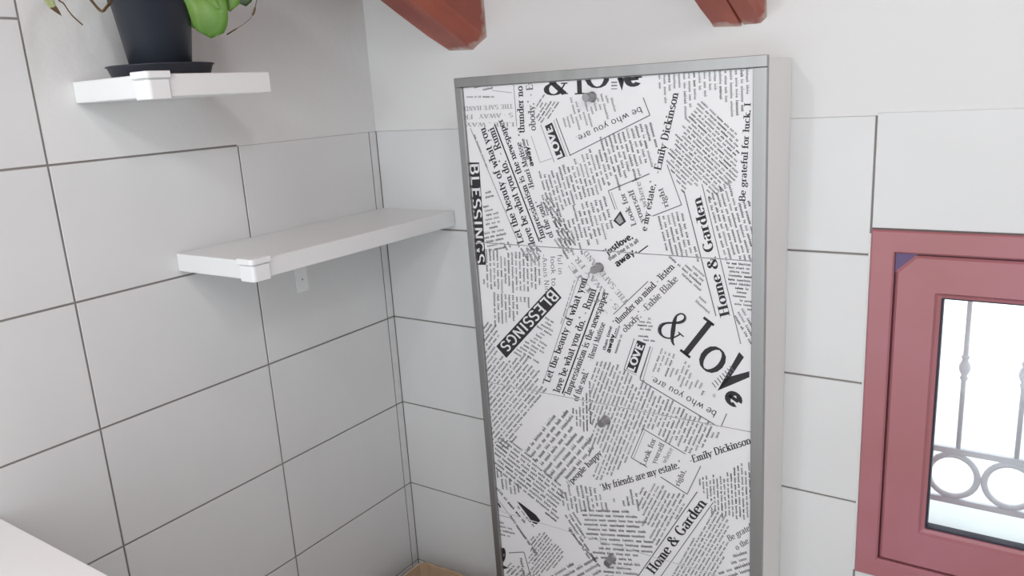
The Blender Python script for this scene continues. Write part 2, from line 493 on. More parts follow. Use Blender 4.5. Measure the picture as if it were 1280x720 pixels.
def bez(P, n):
    """smooth curve through the given points"""
    P = [Vector(p) for p in P]; out = []
    Q = [2*P[0]-P[1]] + P + [2*P[-1]-P[-2]]
    per = max(2, n // (len(P) - 1))
    for i in range(1, len(Q) - 2):
        for k in range(per):
            t = k / per
            a, b_, c, d = Q[i-1], Q[i], Q[i+1], Q[i+2]
            out.append(0.5 * ((2*b_) + (c - a)*t + (2*a - 5*b_ + 4*c - d)*t*t + (3*b_ - a - 3*c + d)*t*t*t))
    out.append(P[-1])
    return out
def leaf(path, width, m, side, shape='strap', fold=0.25, name='leaf', tip=None):
    C = bez(path, 18); n = len(C); b = bmesh.new(); side = Vector(side).normalized()
    rows_ = []
    for i, p in enumerate(C):
        t = i / (n - 1)
        tg = (C[min(i+1, n-1)] - C[max(i-1, 0)]).normalized()
        s = (side - side.dot(tg) * tg).normalized(); nm = tg.cross(s)
        if shape == 'strap': w = width * min(1, 0.45 + 2*t) * (1 - t**3) ** 0.8 + 0.0006
        elif shape == 'round': w = width * math.sqrt(max(0.0, 1 - (2*t - 1)**4)) + 0.0006
        else: w = width * (sin(pi * min(1, t*1.02) ** 0.8) ** 0.75 if 0 < t < 0.98 else 0.02) + 0.0006
        r = []
        for k in (-1, -0.5, 0, 0.5, 1):
            wave = 0.06 * width * sin(9*t + k*2)
            r.append(p + s * (k * w * 0.5) + nm * (abs(k) * w * fold * 0.5 + wave * abs(k)))
        # thickness
        rows_.append(r + [q - nm * 0.0007 for q in r[::-1]])
    R = loft(b, rows_)
    mats = [m]
    if tip:
        mats.append(tip)
        b.faces.ensure_lookup_table()
        cut = C[-3]
        for f in b.faces:
            if min((v.co - C[-1]).length for v in f.verts) < (C[-1] - C[-2]).length * 1.02: f.material_index = 1
    return finish(name, b, mats, plant, True)
side_l = (0.55, 0.45, 0.6)
leaf([(0.112, -0.675, 1.80), (0.144, -0.74, 1.8562), (0.1431, -0.80, 1.8321), (0.1477, -0.85, 1.7944), (0.214, -0.88, 1.7461), (0.2588, -0.89, 1.7211)], 0.020, M_LEAF_P, (0.8, 0.3, -0.2), tip=M_STEM)
b = bmesh.new(); tube(b, bez([(0.10, -0.69, 1.80), (0.15, -0.80, 1.83), (0.2026, -0.86, 1.7598), (0.2245, -0.865, 1.7424), (0.2501, -0.87, 1.7239), (0.2734, -0.87, 1.7083)], 30), 0.0011, 6)
finish('dry_tendril', b, M_STEM, plant, True)
b = bmesh.new(); tube(b, bez([(0.10, -0.69, 1.81), (0.11, -0.74, 1.81), (0.1231, -0.77, 1.7791), (0.1552, -0.78, 1.7553), (0.1743, -0.78, 1.7411), (0.1729, -0.77, 1.7478), (0.1596, -0.75, 1.7639), (0.14, -0.73, 1.80)], 35), 0.0022, 6)
finish('dry_tendril', b, M_STEM, plant, True)
leaf([(0.115, -0.65, 1.81), (0.1783, -0.635, 1.8191), (0.2181, -0.62, 1.7777), (0.2314, -0.62, 1.741), (0.2254, -0.62, 1.698)], 0.068, M_LEAF, (0.75, 0.65, 0.0), 'round', 0.3)
leaf([(0.125, -0.62, 1.81), (0.1454, -0.60, 1.8516), (0.2179, -0.60, 1.80), (0.250, -0.60, 1.7662), (0.2593, -0.60, 1.7404)], 0.058, M_LEAF, (0.7, 0.7, 0.1), 'round', 0.35)
leaf([(0.115, -0.62, 1.80), (0.1384, -0.60, 1.799), (0.1593, -0.60, 1.7696), (0.1663, -0.60, 1.7417), (0.1648, -0.60, 1.7172)], 0.036, M_LEAF, (0.7, 0.7, 0.0), 'round', 0.3)
leaf([(0.13, -0.62, 1.81), (0.1679, -0.58, 1.8238), (0.2422, -0.58, 1.8012), (0.2732, -0.58, 1.774), (0.2781, -0.58, 1.7473)], 0.036, M_LEAF_D, (0.7, 0.7, 0.1), 'round', 0.3)
b = bmesh.new(); tube(b, bez([(0.13, -0.62, 1.81), (0.2949, -0.59, 1.8318), (0.3316, -0.59, 1.7893), (0.3217, -0.59, 1.7525)], 24), 0.0014, 6)
finish('runner', b, M_STEMP, plant, True)
b = bmesh.new(); tube(b, bez([(0.3217, -0.59, 1.7525), (0.3066, -0.59, 1.7308), (0.2826, -0.59, 1.7188), (0.231, -0.59, 1.7048)], 21), [0.0007]*4 + [0.0018, 0.002, 0.002, 0.0018] + [0.0005]*10 + [0.0012]*4, 6)
finish('dry_tendril', b, M_STEM, plant, True)
rnd = random.Random(5)
for k in range(12):
    a = 2*pi*k/12 + rnd.uniform(-.2, .2); r = rnd.uniform(0.07, 0.10); h = rnd.uniform(0.14, 0.24)
    d = Vector((cos(a), sin(a), 0)); o = Vector((pc[0], pc[1], 1.785))
    if o.x + d.x * r < 0.02: r = 0.05
    m = rnd.choice([M_LEAF, M_LEAF, M_LEAF_D, M_LEAF_P])
    leaf([o + d*0.01, o + d*r*0.5 + Vector((0, 0, h*0.8)), o + d*r*0.85 + Vector((0, 0, h)), o + d*r*1.1 + Vector((0, 0, h*0.88))], rnd.uniform(0.035, 0.055), m, (-d.y, d.x, 0.1), 'ovate', 0.25)

# ------------------------------------------------------------------ worktop and carton
b = bmesh.new(); box(b, (0.0015, -1.75, 0.885), (0.62, -1.0265, 0.920), 0.002, 2)
tag(finish('worktop', b, M_TOP), 'bright white worktop meeting the left wall, in the lower left corner', 'worktop')
bc = empty('base_cabinet', (0.30, -1.40, 0))
tag(bc, 'white base cabinet standing under the worktop by the left wall', 'cabinet')
b = bmesh.new(); box(b, (0.0015, -1.74, 0.0), (0.578, -1.04, 0.885), 0.001); finish('body', b, M_CAB, bc)
for y0 in (-1.735, -1.388):
    b = bmesh.new(); box(b, (0.5785, y0, 0.08), (0.597, y0 + 0.343, 0.880), 0.0015); d = finish('door', b, M_CAB, bc)
    yy = y0 + (0.31 if y0 < -1.5 else 0.033)
    b = bmesh.new(); tube(b, [(0.597, yy, 0.70), (0.622, yy, 0.70), (0.622, yy, 0.82), (0.597, yy, 0.82)], 0.004, 8); finish('handle', b, M_KNOB, d, True)

carton = empty('cardboard_box', (0.24, -0.25, 0))
tag(carton, 'open tan cardboard box on the floor in the room corner, beside the cabinet', 'box')
cx0, cx1, cy0, cy1, cz = 0.076, 0.372, -0.45, -0.060, 0.305
def panel(nm, p0, p1, th, z0, z1, dz=0.0):
    b = bmesh.new(); a = Vector((p0[0], p0[1], 0)); c = Vector((p1[0], p1[1], 0)); n = (c - a).normalized().cross(Vector((0, 0, 1))) * th
    N = 7; rings = []
    for i in range(N + 1):
        q = a.lerp(c, i / N); top = z1 + 0.002 * sin(i * 1.7 + p0[0] * 40) + dz * abs(i / N - .5)
        rings.append([Vector((q.x, q.y, z0)), Vector((q.x, q.y, top)), Vector((q.x, q.y, top)) + n, Vector((q.x, q.y, z0)) + n])
    loft(b, rings); return finish(nm, b, M_CARD, carton)
cut = 0.018
panel('side', (cx0, cy0), (cx0, cy1 - cut), 0.005, 0.001, cz)
panel('side', (cx0 + cut, cy1), (cx1, cy1), 0.005, 0.001, cz)
panel('corner', (cx0, cy1 - cut), (cx0 + cut, cy1), 0.005, 0.001, cz)
panel('side', (cx1, cy1), (cx1, cy0), 0.005, 0.001, cz)
panel('side', (cx1, cy0), (cx0, cy0), 0.005, 0.001, cz)
b = bmesh.new(); box(b, (cx0, cy0, 0.0), (cx1, cy1, 0.004)); finish('bottom', b, M_CARD, carton)

# ------------------------------------------------------------------ cabinet
KS = 0.023 / 1.16                  # the front is not quite plumb
UX, TOPZ, FY = 0.389, 1.606, -0.150
def F(u, v, n=0.0):                # front plane: u right, v down (metres), n towards the room
    return Vector((UX + u, FY + KS * v - n, TOPZ - v))
CW, CB = 0.660, 1.596              # width, lower end (v)
cab = empty('shoe_cabinet', (UX + CW/2, -0.07, 0))
tag(cab, 'tall slim white cabinet, four newsprint-covered flap doors in an aluminium frame', 'cabinet')
def fbox(name, u0, u1, v0, v1, n0, n1, m, parent, bev=0.0):
    b = bmesh.new()
    c = [F(u0, v1, n1), F(u1, v1, n1), F(u1, v1, n0), F(u0, v1, n0), F(u0, v0, n1), F(u1, v0, n1), F(u1, v0, n0), F(u0, v0, n0)]
    vs = [b.verts.new(p) for p in c]
    for f in ((3,2,1,0),(4,5,6,7),(0,1,5,4),(1,2,6,5),(2,3,7,6),(3,0,4,7)): b.faces.new([vs[i] for i in f])
    if bev: bmesh.ops.bevel(b, geom=b.edges[:], offset=bev, segments=2, profile=.5, affect='EDGES')
    return finish(name, b, m, parent)
def side(name, x0, x1):
    b = bmesh.new()
    pts = [(x0, -0.0008, TOPZ - CB), (x0, -0.0008, TOPZ)] + [(x0, F(0, v, -0.0085).y, TOPZ - v) for v in (0.0, CB)]
    prism(b, pts, (x1 - x0, 0, 0))
    bmesh.ops.bevel(b, geom=b.edges[:], offset=0.0006, segments=1, affect='EDGES')
    finish(name, b, M_CAB, cab)
side('side_panel', UX - 0.0, UX + 0.016)
side('side_panel', UX + CW - 0.016, UX + CW)
b = bmesh.new(); box(b, (UX + 0.016, -0.139, TOPZ - 0.017), (UX + CW - 0.016, -0.001, TOPZ - 0.0005)); finish('top_panel', b, M_CAB, cab)
b = bmesh.new(); box(b, (UX + 0.016, -0.004, TOPZ - CB), (UX + CW - 0.016, -0.001, TOPZ - 0.017)); finish('back_panel', b, M_CAB, cab)
fbox('plinth', 0.016, CW - 0.016, 1.40, CB, -0.03, -0.012, M_CAB, cab)
# aluminium angle round the front
fbox('frame_rail', -0.001, CW + 0.001, -0.0055, 0.0140, -0.008, 0.0045, M_ALU, cab, 0.001)
fbox('frame_rail', -0.001, 0.0165, 0.0145, CB, -0.008, 0.0040, M_ALU, cab, 0.001)
fbox('frame_rail', 0.6375, CW + 0.001, 0.0145, CB, -0.008, 0.0040, M_ALU, cab, 0.001)

# ---- the printed film: lettering built as flat print on the doors
DOORS = [(0.0150, 0.3497), (0.3510, 0.6847), (0.6860, 1.0220), (1.0233, 1.3590)]
DU0, DU1 = 0.0170, 0.6370
PRINT_TEXT = [
 ('THE SAFE HAND',(141.2,53.8),(15.1,54.5),(141.1,62.6),'s','l'),
 ('S - AWAY',(139.7,71.5),(51.7,71.7),(139.5,80.3),'s','l'),
 ('FR',(36.8,71.7),(11.0,72.0),(36.6,80.9),'s','l'),
 ('LINE . WAY',(142.0,90.9),(15.8,88.2),(141.4,99.0),'s','l'),
 ('"thunder no mind',(165.4,119.0),(169.6,-29.5),(149.2,119.3),'s','d'),
 ('obody." - Eubie',(193.5,108.4),(191.6,-18.8),(177.6,109.0),'s','m'),
 ('"Let the beauty of what you',(148.1,350.2),(65.9,97.1),(130.8,356.1),'s','d'),
 ('love be what you do." - Rumi',(174.0,343.5),(88.8,97.7),(156.7,349.7),'s','d'),
 ('"Impressionism is the newspaper',(203.3,336.7),(111.8,81.1),(188.8,342.0),'s','d'),
 ('of the soul."',(220.6,327.3),(193.8,249.1),(206.6,332.2),'s','d'),
 ('-Henri Matisse',(182.5,229.3),(154.1,130.2),(169.8,232.7),'s','d'),
 ('away...',(182.3,179.6),(169.8,125.6),(171.7,181.9),'k','d'),
 ('than time',(172.5,166.4),(163.1,123.9),(164.8,168.0),'k','m'),
 ('BLESSINGS',(18.5,174.6),(12.7,400.6),(41.3,173.4),'n','w'),
 ('&',(219.3,39.9),(276.2,40.3),(219.8,1.5),'b','d'),
 ('l',(291.3,41.8),(308.1,42.0),(291.6,1.3),'b','d'),
 ('O',(313.9,31.7),(365.4,31.4),(312.9,-8.4),'b','d'),
 ('e',(398.6,31.7),(431.1,30.5),(396.1,-1.4),'k','d'),
 ('LOVE',(253.2,161.9),(228.8,97.3),(238.6,166.5),'k','w'),
 ('be who you are.',(426.6,69.9),(283.0,123.6),(432.2,81.4),'g','d'),
 ('e my estate,"',(431.8,305.2),(454.3,207.7),(418.7,303.5),'s','d'),
 ('-Emily Dickinson',(461.8,195.6),(501.6,49.0),(447.4,192.6),'s','d'),
 ('Be grateful for luck. I',(622.9,242.6),(631.9,71.3),(611.4,242.3),'s','d'),
 ('Look for',(411.1,293.6),(386.2,230.2),(399.9,298.1),'s','m'),
 ('yourself',(428.2,286.6),(405.1,223.7),(417.0,290.8),'s','m'),
 ('where',(434.1,256.9),(420.6,208.1),(423.4,260.0),'s','l'),
 ('right',(478.1,255.6),(466.1,219.6),(467.3,259.3),'s','m'),
 ('"justlove,',(340.4,360.3),(403.5,319.3),(333.0,349.8),'k','d'),
 ('than time it is all',(349.0,369.7),(415.2,326.6),(344.4,363.1),'k','m'),
 ('away.',(366.3,380.8),(411.1,346.8),(357.6,370.3),'k','d'),
 ('Home & Garden',(595.4,456.5),(541.0,233.8),(576.7,463.3),'b','d'),
 ('-Anais Nin',(189.3,366.9),(191.3,451.2),(201.3,365.2),'g','m'),
 ('look to',(210.0,369.0),(209.4,435.3),(221.8,367.7),'g','m'),
 ('ful in',(227.9,364.4),(226.9,409.3),(239.6,363.2),'g','m'),
 ('BLESSINGS',(208.1,440.8),(58.2,588.8),(227.5,455.7),'n','w'),
 ('"Let the beauty of what you',(185.6,665.4),(297.6,410.4),(168.5,662.5),'s','d'),
 ('love be what you do." - Rumi',(212.6,677.9),(316.9,432.6),(195.4,675.1),'s','d'),
 ('"Impressionism is the newspaper',(236.6,685.1),(344.3,435.1),(221.6,682.4),'s','d'),
 ('of the soul."',(258.3,690.6),(290.9,613.2),(243.4,688.0),'s','d'),
 ('-Henri Matisse',(298.7,591.3),(334.0,502.8),(286.2,589.0),'s','d'),
 ('away...',(341.3,566.5),(359.3,510.2),(330.6,565.2),'k','d'),
 ('than time',(330.3,562.7),(349.4,507.9),(323.2,561.7),'k','m'),
 ('THE SAFE HAND',(388.4,451.0),(297.1,349.8),(379.3,458.7),'s','l'),
 ('S - AWAY FR',(366.5,465.0),(275.7,364.6),(357.3,472.8),'s','l'),
 ('- LINE',(344.1,481.0),(259.8,377.6),(334.3,488.6),'s','l'),
 ('"thunder no mind - listen',(359.5,505.8),(488.7,372.5),(349.0,496.9),'s','d'),
 ('obody." -Eubie Blake',(378.8,518.1),(495.5,396.4),(368.5,509.2),'s','m'),
 ('&',(442.4,501.8),(488.9,536.6),(485.6,449.9),'amp','d'),
 ('l',(497.9,542.8),(513.4,553.0),(551.9,468.4),'b','d'),
 ('O',(526.4,558.6),(564.0,585.8),(560.0,514.1),'b','d'),
 ('e',(583.7,627.1),(609.5,642.3),(603.9,594.4),'k','d'),
 ('s',(559.8,623.0),(565.4,627.9),(565.5,616.1),'g','m'),
 ('LOVE',(393.8,600.8),(419.4,537.6),(379.5,597.6),'k','w'),
 ('be who you are.',(570.8,656.2),(433.7,602.4),(564.1,670.2),'g','d'),
 ('//people happy',(224.5,904.0),(313.6,802.4),(213.8,895.7),'s','d'),
 ('"My friends are my estate."',(305.4,895.4),(496.4,792.1),(301.1,879.6),'s','d'),
 ('-Emily Dickinson',(513.7,780.0),(638.4,708.1),(509.0,765.5),'s','d'),
 ('Look for',(413.4,809.7),(440.5,741.5),(401.6,807.5),'s','m'),
 ('yourself',(437.3,798.6),(458.9,748.4),(426.5,796.0),'s','m'),
 ('where',(459.7,792.5),(478.0,755.0),(449.8,789.2),'s','l'),
 ('right,',(488.7,837.6),(504.9,797.3),(477.5,835.1),'s','m'),
 ('Home & Garden',(426.6,1067.1),(549.2,860.2),(406.5,1057.6),'b','d'),
 ('Be grateful for',(593.8,934.9),(670.7,866.0),(587.6,923.9),'s','m'),
 ('o the',(610.2,950.1),(635.1,924.3),(603.5,940.6),'s','m'),
 ('e',(13.7,1129.5),(7.8,1167.7),(35.9,1123.9),'k','d'),
]
PRINT_AREAS = [
 ([(13.2,172.8),(43.5,172.9),(39.4,400.5),(5.7,402.9)],'d'),
 ([(370.2,-2.5),(391.6,-1.2),(390.6,26.2),(389.7,27.6)],'d'),
 ([(380.2,16.2),(395.9,16.4),(389.2,39.9)],'d'),
 ([(215.1,100.3),(232.5,93.5),(259.7,161.1),(240.7,167.9)],'d'),
 ([(377.0,267.3),(388.6,288.2),(374.9,298.4),(360.5,287.8)],'d'),
 ([(375.8,274.5),(383.1,288.5),(374.2,294.4),(365.8,286.0)],'l'),
 ([(208.3,434.6),(231.7,457.9),(75.8,616.3),(49.7,591.5)],'d'),
 ([(613.0,526.7),(622.1,535.7),(590.0,590.6),(570.6,612.0)],'d'),
 ([(588.4,581.9),(632.4,562.1),(632.5,574.0),(570.6,612.0)],'d'),
 ([(404.6,530.2),(423.4,535.3),(400.0,602.8),(377.2,597.2)],'d'),
 ([(73.9,981.2),(85.3,983.6),(126.8,1003.2),(138.2,1016.0),(126.7,1028.9),(117.1,1028.4),(107.6,1018.2)],'d'),
 ([(5.2,1011.5),(12.9,1006.1),(18.9,1018.7),(11.1,1025.3)],'d'),
 ([(15.7,1002.1),(19.5,999.6),(25.7,1010.4),(21.3,1013.7)],'d'),
 ([(-2.5,1173.3),(34.9,1177.3),(-4.7,1197.1)],'d'),
 ([(-5.4,1204.2),(16.5,1206.2),(14.8,1225.3),(-8.1,1233.0)],'d'),
]
PRINT_LINES = [
 ((146.8,11.2),(147.3,99.2),2.0,'l'),
 ((91.6,24.2),(141.1,31.5),1.24,'l'),
 ((91.9,92.8),(184.9,339.5),3.32,'d'),
 ((27.5,99.4),(132.7,349.4),2.18,'l'),
 ((367.4,23.6),(379.9,23.8),2.4,'m'),
 ((367.2,29.4),(379.7,29.6),2.3,'m'),
 ((366.9,35.3),(379.5,35.5),2.4,'l'),
 ((205.8,97.5),(232.8,173.1),1.87,'l'),
 ((242.3,86.0),(270.8,160.4),2.18,'m'),
 ((236.5,88.9),(263.4,162.0),1.46,'l'),
 ((270.9,158.8),(444.6,86.5),1.88,'m'),
 ((444.6,86.5),(432.0,54.2),1.9,'m'),
 ((181.1,119.3),(198.4,173.0),1.33,'l'),
 ((198.4,173.0),(227.7,165.0),1.17,'l'),
 ((352.3,228.7),(420.8,202.0),2.06,'m'),
 ((403.9,209.9),(440.8,194.3),2.1,'m'),
 ((352.3,228.7),(365.8,265.3),1.9,'m'),
 ((358.5,230.8),(371.0,265.1),1.39,'l'),
 ((476.3,177.2),(503.6,251.8),1.71,'m'),
 ((503.6,251.8),(445.1,275.1),1.93,'m'),
 ((412.7,349.1),(433.5,333.5),2.48,'d'),
 ((508.7,226.3),(568.6,461.1),2.06,'m'),
 ((543.5,212.5),(616.0,510.5),1.65,'m'),
 ((219.7,678.6),(323.2,437.1),3.26,'d'),
 ((170.5,664.1),(277.2,405.3),2.02,'l'),
 ((352.7,481.8),(431.5,405.3),1.84,'m'),
 ((560.0,596.4),(567.9,605.8),2.12,'m'),
 ((565.1,590.7),(573.0,600.2),2.05,'m'),
 ((570.2,585.1),(578.1,594.6),2.05,'m'),
 ((575.3,579.6),(583.1,589.0),2.12,'m'),
 ((580.3,574.0),(588.1,583.4),2.05,'m'),
 ((585.3,568.5),(593.1,577.9),2.05,'m'),
 ((590.3,563.1),(598.1,572.4),2.12,'m'),
 ((595.3,557.6),(603.0,566.9),2.05,'m'),
 ((398.1,527.6),(372.2,598.9),1.73,'m'),
 ((432.8,540.0),(407.8,610.8),1.63,'m'),
 ((437.9,541.0),(414.9,613.2),1.41,'l'),
 ((372.2,598.9),(400.8,606.7),1.52,'l'),
 ((407.7,615.2),(570.7,686.7),2.28,'m'),
 ((577.1,687.1),(589.1,656.1),1.96,'m'),
 ((432.8,540.0),(407.7,615.2),2.04,'m'),
 ((381.5,796.6),(411.5,724.0),1.84,'m'),
 ((387.1,797.2),(414.9,728.7),1.43,'l'),
 ((411.5,724.0),(503.7,760.9),2.15,'m'),
 ((381.5,796.6),(418.0,810.5),2.33,'m'),
 ((447.7,825.6),(505.8,851.0),2.47,'m'),
 ((505.8,851.0),(535.6,780.2),1.87,'m'),
 ((372.5,1110.6),(527.6,839.9),2.25,'m'),
 ((430.7,1086.8),(560.9,855.2),1.75,'m'),
 ((14.7,987.1),(123.5,1108.9),2.27,'l'),
 ((3.1,1034.1),(55.6,1032.7),2.02,'l'),
 ((37.5,1133.4),(83.8,1116.8),2.3,'m'),
 ((83.8,1116.8),(99.5,1183.2),2.64,'m'),
]
PRINT_BLOCKS = [
 ([(24.1,30.8),(92.7,34.0),(91.8,43.7),(23.0,40.7)],(0.999,0.043),7.33,'l',1.0),
 ([(45.1,12.1),(86.4,14.3),(85.5,23.9),(44.1,21.9)],(0.995,-0.105),8.19,'d',1.0),
 ([(30.7,109.7),(39.3,109.8),(69.7,188.3),(61.1,190.0)],(0.358,0.934),8.45,'l',1.0),
 ([(200.2,43.7),(217.6,38.3),(247.7,59.8),(233.1,84.1),(208.0,92.8),(196.9,87.7)],(0.664,-0.747),6.91,'d',1.0),
 ([(253.9,49.2),(333.9,49.8),(371.3,51.5),(375.4,73.8),(332.1,85.8),(271.7,114.8),(258.7,89.6)],(0.263,0.965),9.39,'l',1.0),
 ([(461.7,7.6),(629.3,13.0),(629.4,34.0),(620.1,100.5),(606.1,91.9),(589.0,79.0),(570.4,63.2),(545.7,51.1),(512.3,94.4),(501.8,82.7),(506.9,52.0),(477.3,71.9),(466.8,55.8)],(0.029,1.0),9.4,'l',1.0),
 ([(540.4,64.0),(615.5,128.5),(612.0,181.9),(560.6,241.4),(541.1,221.3),(505.6,227.9),(478.1,181.9),(502.7,118.4)],(0.734,0.679),6.79,'d',1.0),
 ([(551.5,241.6),(588.9,206.1),(607.8,225.8),(635.1,248.0),(635.8,349.6),(581.2,350.4)],(0.277,0.961),8.6,'m',1.0),
 ([(190.6,199.3),(270.5,166.8),(443.6,93.7),(458.6,133.5),(446.1,180.8),(431.1,189.8),(355.4,221.4),(346.4,227.9),(203.8,287.4)],(0.265,0.964),9.8,'m',1.0),
 ([(219.0,293.5),(346.0,235.8),(362.6,300.5),(325.5,331.6),(296.6,359.9),(234.4,353.7)],(0.254,0.967),10.44,'m',1.0),
 ([(51.0,205.6),(64.3,222.7),(100.4,360.2),(45.1,376.3)],(0.976,-0.217),9.55,'m',1.0),
 ([(204.8,245.5),(221.9,250.0),(280.5,345.8),(234.3,355.4),(210.7,329.5)],(0.635,0.772),8.07,'d',1.0),
 ([(445.0,279.7),(500.3,260.9),(538.2,353.4),(533.5,356.8),(476.1,351.4)],(0.23,0.973),9.37,'m',1.0),
 ([(75.7,350.9),(114.2,346.9),(233.8,362.3),(283.1,367.5),(271.0,381.9),(213.7,372.2),(192.6,391.1),(153.5,372.7),(112.4,368.3)],(0.53,0.848),11.28,'m',1.0),
 ([(25.1,377.6),(186.3,367.1),(176.0,452.6),(19.1,459.8)],(-0.049,0.999),9.85,'m',1.0),
 ([(49.5,468.2),(163.0,462.8),(98.7,528.5),(62.5,542.3),(40.7,537.2)],(-0.053,0.999),10.2,'m',1.0),
 ([(134.5,352.8),(165.5,349.2),(233.3,370.9),(213.7,372.2),(154.2,363.9)],(0.76,0.65),9.07,'m',1.0),
 ([(118.0,554.3),(220.1,483.9),(161.8,618.0),(92.5,601.4)],(0.919,0.395),9.9,'m',1.0),
 ([(13.6,536.5),(40.1,543.0),(57.3,550.5),(75.3,621.2),(124.5,606.4),(193.7,667.9),(124.6,742.2),(86.1,808.1),(67.6,838.7),(5.6,856.4),(3.5,732.3)],(0.652,-0.758),9.54,'m',1.0),
 ([(222.0,516.0),(229.9,516.8),(271.4,407.5),(263.9,406.4)],(-0.367,0.93),6.51,'l',1.0),
 ([(448.3,539.6),(490.3,550.5),(524.7,572.1),(550.2,609.6),(543.6,625.8),(438.5,583.5)],(-0.371,0.928),8.88,'l',1.0),
 ([(404.8,484.4),(443.0,478.4),(448.6,529.5),(420.9,531.4)],(1.0,-0.029),7.57,'d',1.0),
 ([(588.7,354.4),(635.8,354.1),(636.5,442.8),(603.7,438.6)],(1.0,0.014),7.63,'d',1.0),
 ([(605.3,447.7),(636.5,445.8),(636.9,504.5),(619.0,505.3)],(0.514,0.857),9.38,'m',1.0),
 ([(471.1,356.4),(532.0,356.9),(544.0,405.5),(529.7,417.8),(494.9,387.7)],(0.776,0.63),8.93,'m',1.0),
 ([(520.1,423.5),(548.5,430.2),(560.8,450.9),(551.4,455.1),(529.5,438.4)],(0.777,0.63),10.79,'l',1.3),
 ([(293.5,600.1),(321.2,578.2),(379.2,604.8),(407.5,621.4),(570.7,690.1),(575.5,706.2),(520.8,754.4),(413.4,718.2),(379.7,797.0),(344.0,839.3),(293.6,870.9),(272.1,821.4),(285.4,757.1)],(0.372,-0.928),8.86,'m',1.0),
 ([(220.8,693.5),(237.4,688.7),(286.7,619.3),(294.1,625.4),(285.7,751.3),(253.6,755.9),(242.2,708.6)],(-0.026,1.0),8.59,'d',1.0),
 ([(337.9,538.9),(350.6,500.9),(375.0,525.4),(366.3,561.2),(355.2,566.3)],(0.356,-0.935),10.47,'l',0.8),
 ([(106.0,838.5),(215.5,713.6),(289.9,786.6),(275.4,836.2),(225.0,895.8),(177.9,903.4)],(0.618,-0.786),15.47,'m',1.45),
 ([(535.6,779.4),(635.5,734.0),(636.4,873.9),(599.5,880.7),(549.9,880.0),(521.5,836.6)],(0.045,0.999),7.31,'d',1.0),
 ([(611.1,957.1),(636.8,936.4),(637.4,1028.0),(582.8,1046.7),(574.5,1006.0)],(0.827,-0.562),11.8,'m',1.2),
 ([(563.3,865.4),(588.1,880.3),(597.9,910.0),(583.0,980.8),(539.8,1061.5),(449.3,1092.5),(487.4,1011.0)],(0.422,-0.907),7.49,'m',1.0),
 ([(194.6,909.5),(224.0,912.2),(293.0,882.8),(305.4,915.1),(394.0,869.0),(396.4,910.4),(201.6,967.1)],(0.132,0.991),11.33,'m',1.0),
 ([(246.3,959.0),(379.1,920.9),(401.0,943.9),(425.2,1011.0),(386.9,1087.4),(322.5,1117.2),(290.9,1052.7)],(0.972,-0.233),11.55,'n',1.0),
 ([(394.4,857.5),(444.5,833.8),(504.0,855.6),(510.8,864.9),(433.2,992.9),(401.2,936.1)],(0.426,-0.905),8.86,'m',1.0),
 ([(32.0,825.6),(73.7,820.9),(211.7,907.2),(198.9,976.1),(179.6,1006.4),(107.4,962.9),(18.8,917.0)],(0.886,0.464),11.84,'d',1.0),
 ([(17.2,908.9),(99.2,952.3),(88.5,972.1),(57.3,958.8),(19.2,938.3)],(0.047,0.999),11.58,'m',1.0),
 ([(14.5,963.2),(24.5,958.6),(110.3,1043.3),(100.2,1054.8)],(0.72,0.694),13.72,'d',1.1),
 ([(67.8,999.0),(82.0,995.2),(124.5,1034.9),(110.3,1043.3)],(0.715,0.699),10.75,'m',1.0),
 ([(46.6,1028.7),(58.6,1025.3),(119.2,1105.8),(107.0,1116.2)],(0.629,0.778),13.89,'d',1.1),
 ([(11.3,1049.5),(44.8,1048.9),(58.3,1084.7),(7.5,1090.8)],(0.997,-0.083),11.1,'m',1.0),
 ([(65.4,1140.4),(80.1,1133.5),(85.9,1178.7),(71.0,1188.2)],(0.141,0.99),16.14,'m',1.2),
 ([(108.2,1069.9),(153.5,1035.1),(202.2,1095.1),(161.9,1140.4),(109.7,1170.8),(93.9,1135.8)],(0.581,-0.814),7.33,'d',1.0),
 ([(137.3,1170.6),(196.3,1120.6),(284.4,1058.8),(307.3,1093.0),(291.0,1136.2),(158.8,1185.5)],(0.751,-0.661),14.59,'m',1.4),
 ([(203.0,979.1),(241.2,974.7),(283.6,1075.7),(268.6,1084.6),(237.1,1048.3)],(0.607,0.795),11.96,'d',1.0),
 ([(209.2,1016.9),(218.0,1012.2),(309.0,1100.8),(298.5,1108.5)],(0.735,0.678),11.33,'d',1.0),
]
PRINT_CLEAR = [
 [(367.5,265.2),(360.0,237.0),(420.6,208.1),(479.6,183.7),(500.5,248.9),(448.5,271.9),(409.3,298.4)],
 [(332.0,347.7),(393.8,302.3),(437.2,322.3),(436.7,338.1),(397.3,397.2),(351.8,386.0)],
 [(508.7,226.3),(543.5,212.5),(594.7,427.1),(568.6,461.1)],
 [(519.0,758.3),(575.5,706.2),(635.2,688.7),(635.5,744.1),(518.3,815.7)],
 [(381.5,796.6),(411.5,724.0),(503.7,760.9),(491.3,786.1),(535.6,780.2),(505.8,851.0),(447.7,825.6)],
 [(294.5,894.3),(491.4,777.1),(519.0,758.3),(638.3,693.1),(635.5,730.6),(513.4,798.9),(305.6,911.1)],
 [(384.7,1094.2),(527.6,839.9),(560.9,855.2),(440.4,1075.5)],
]

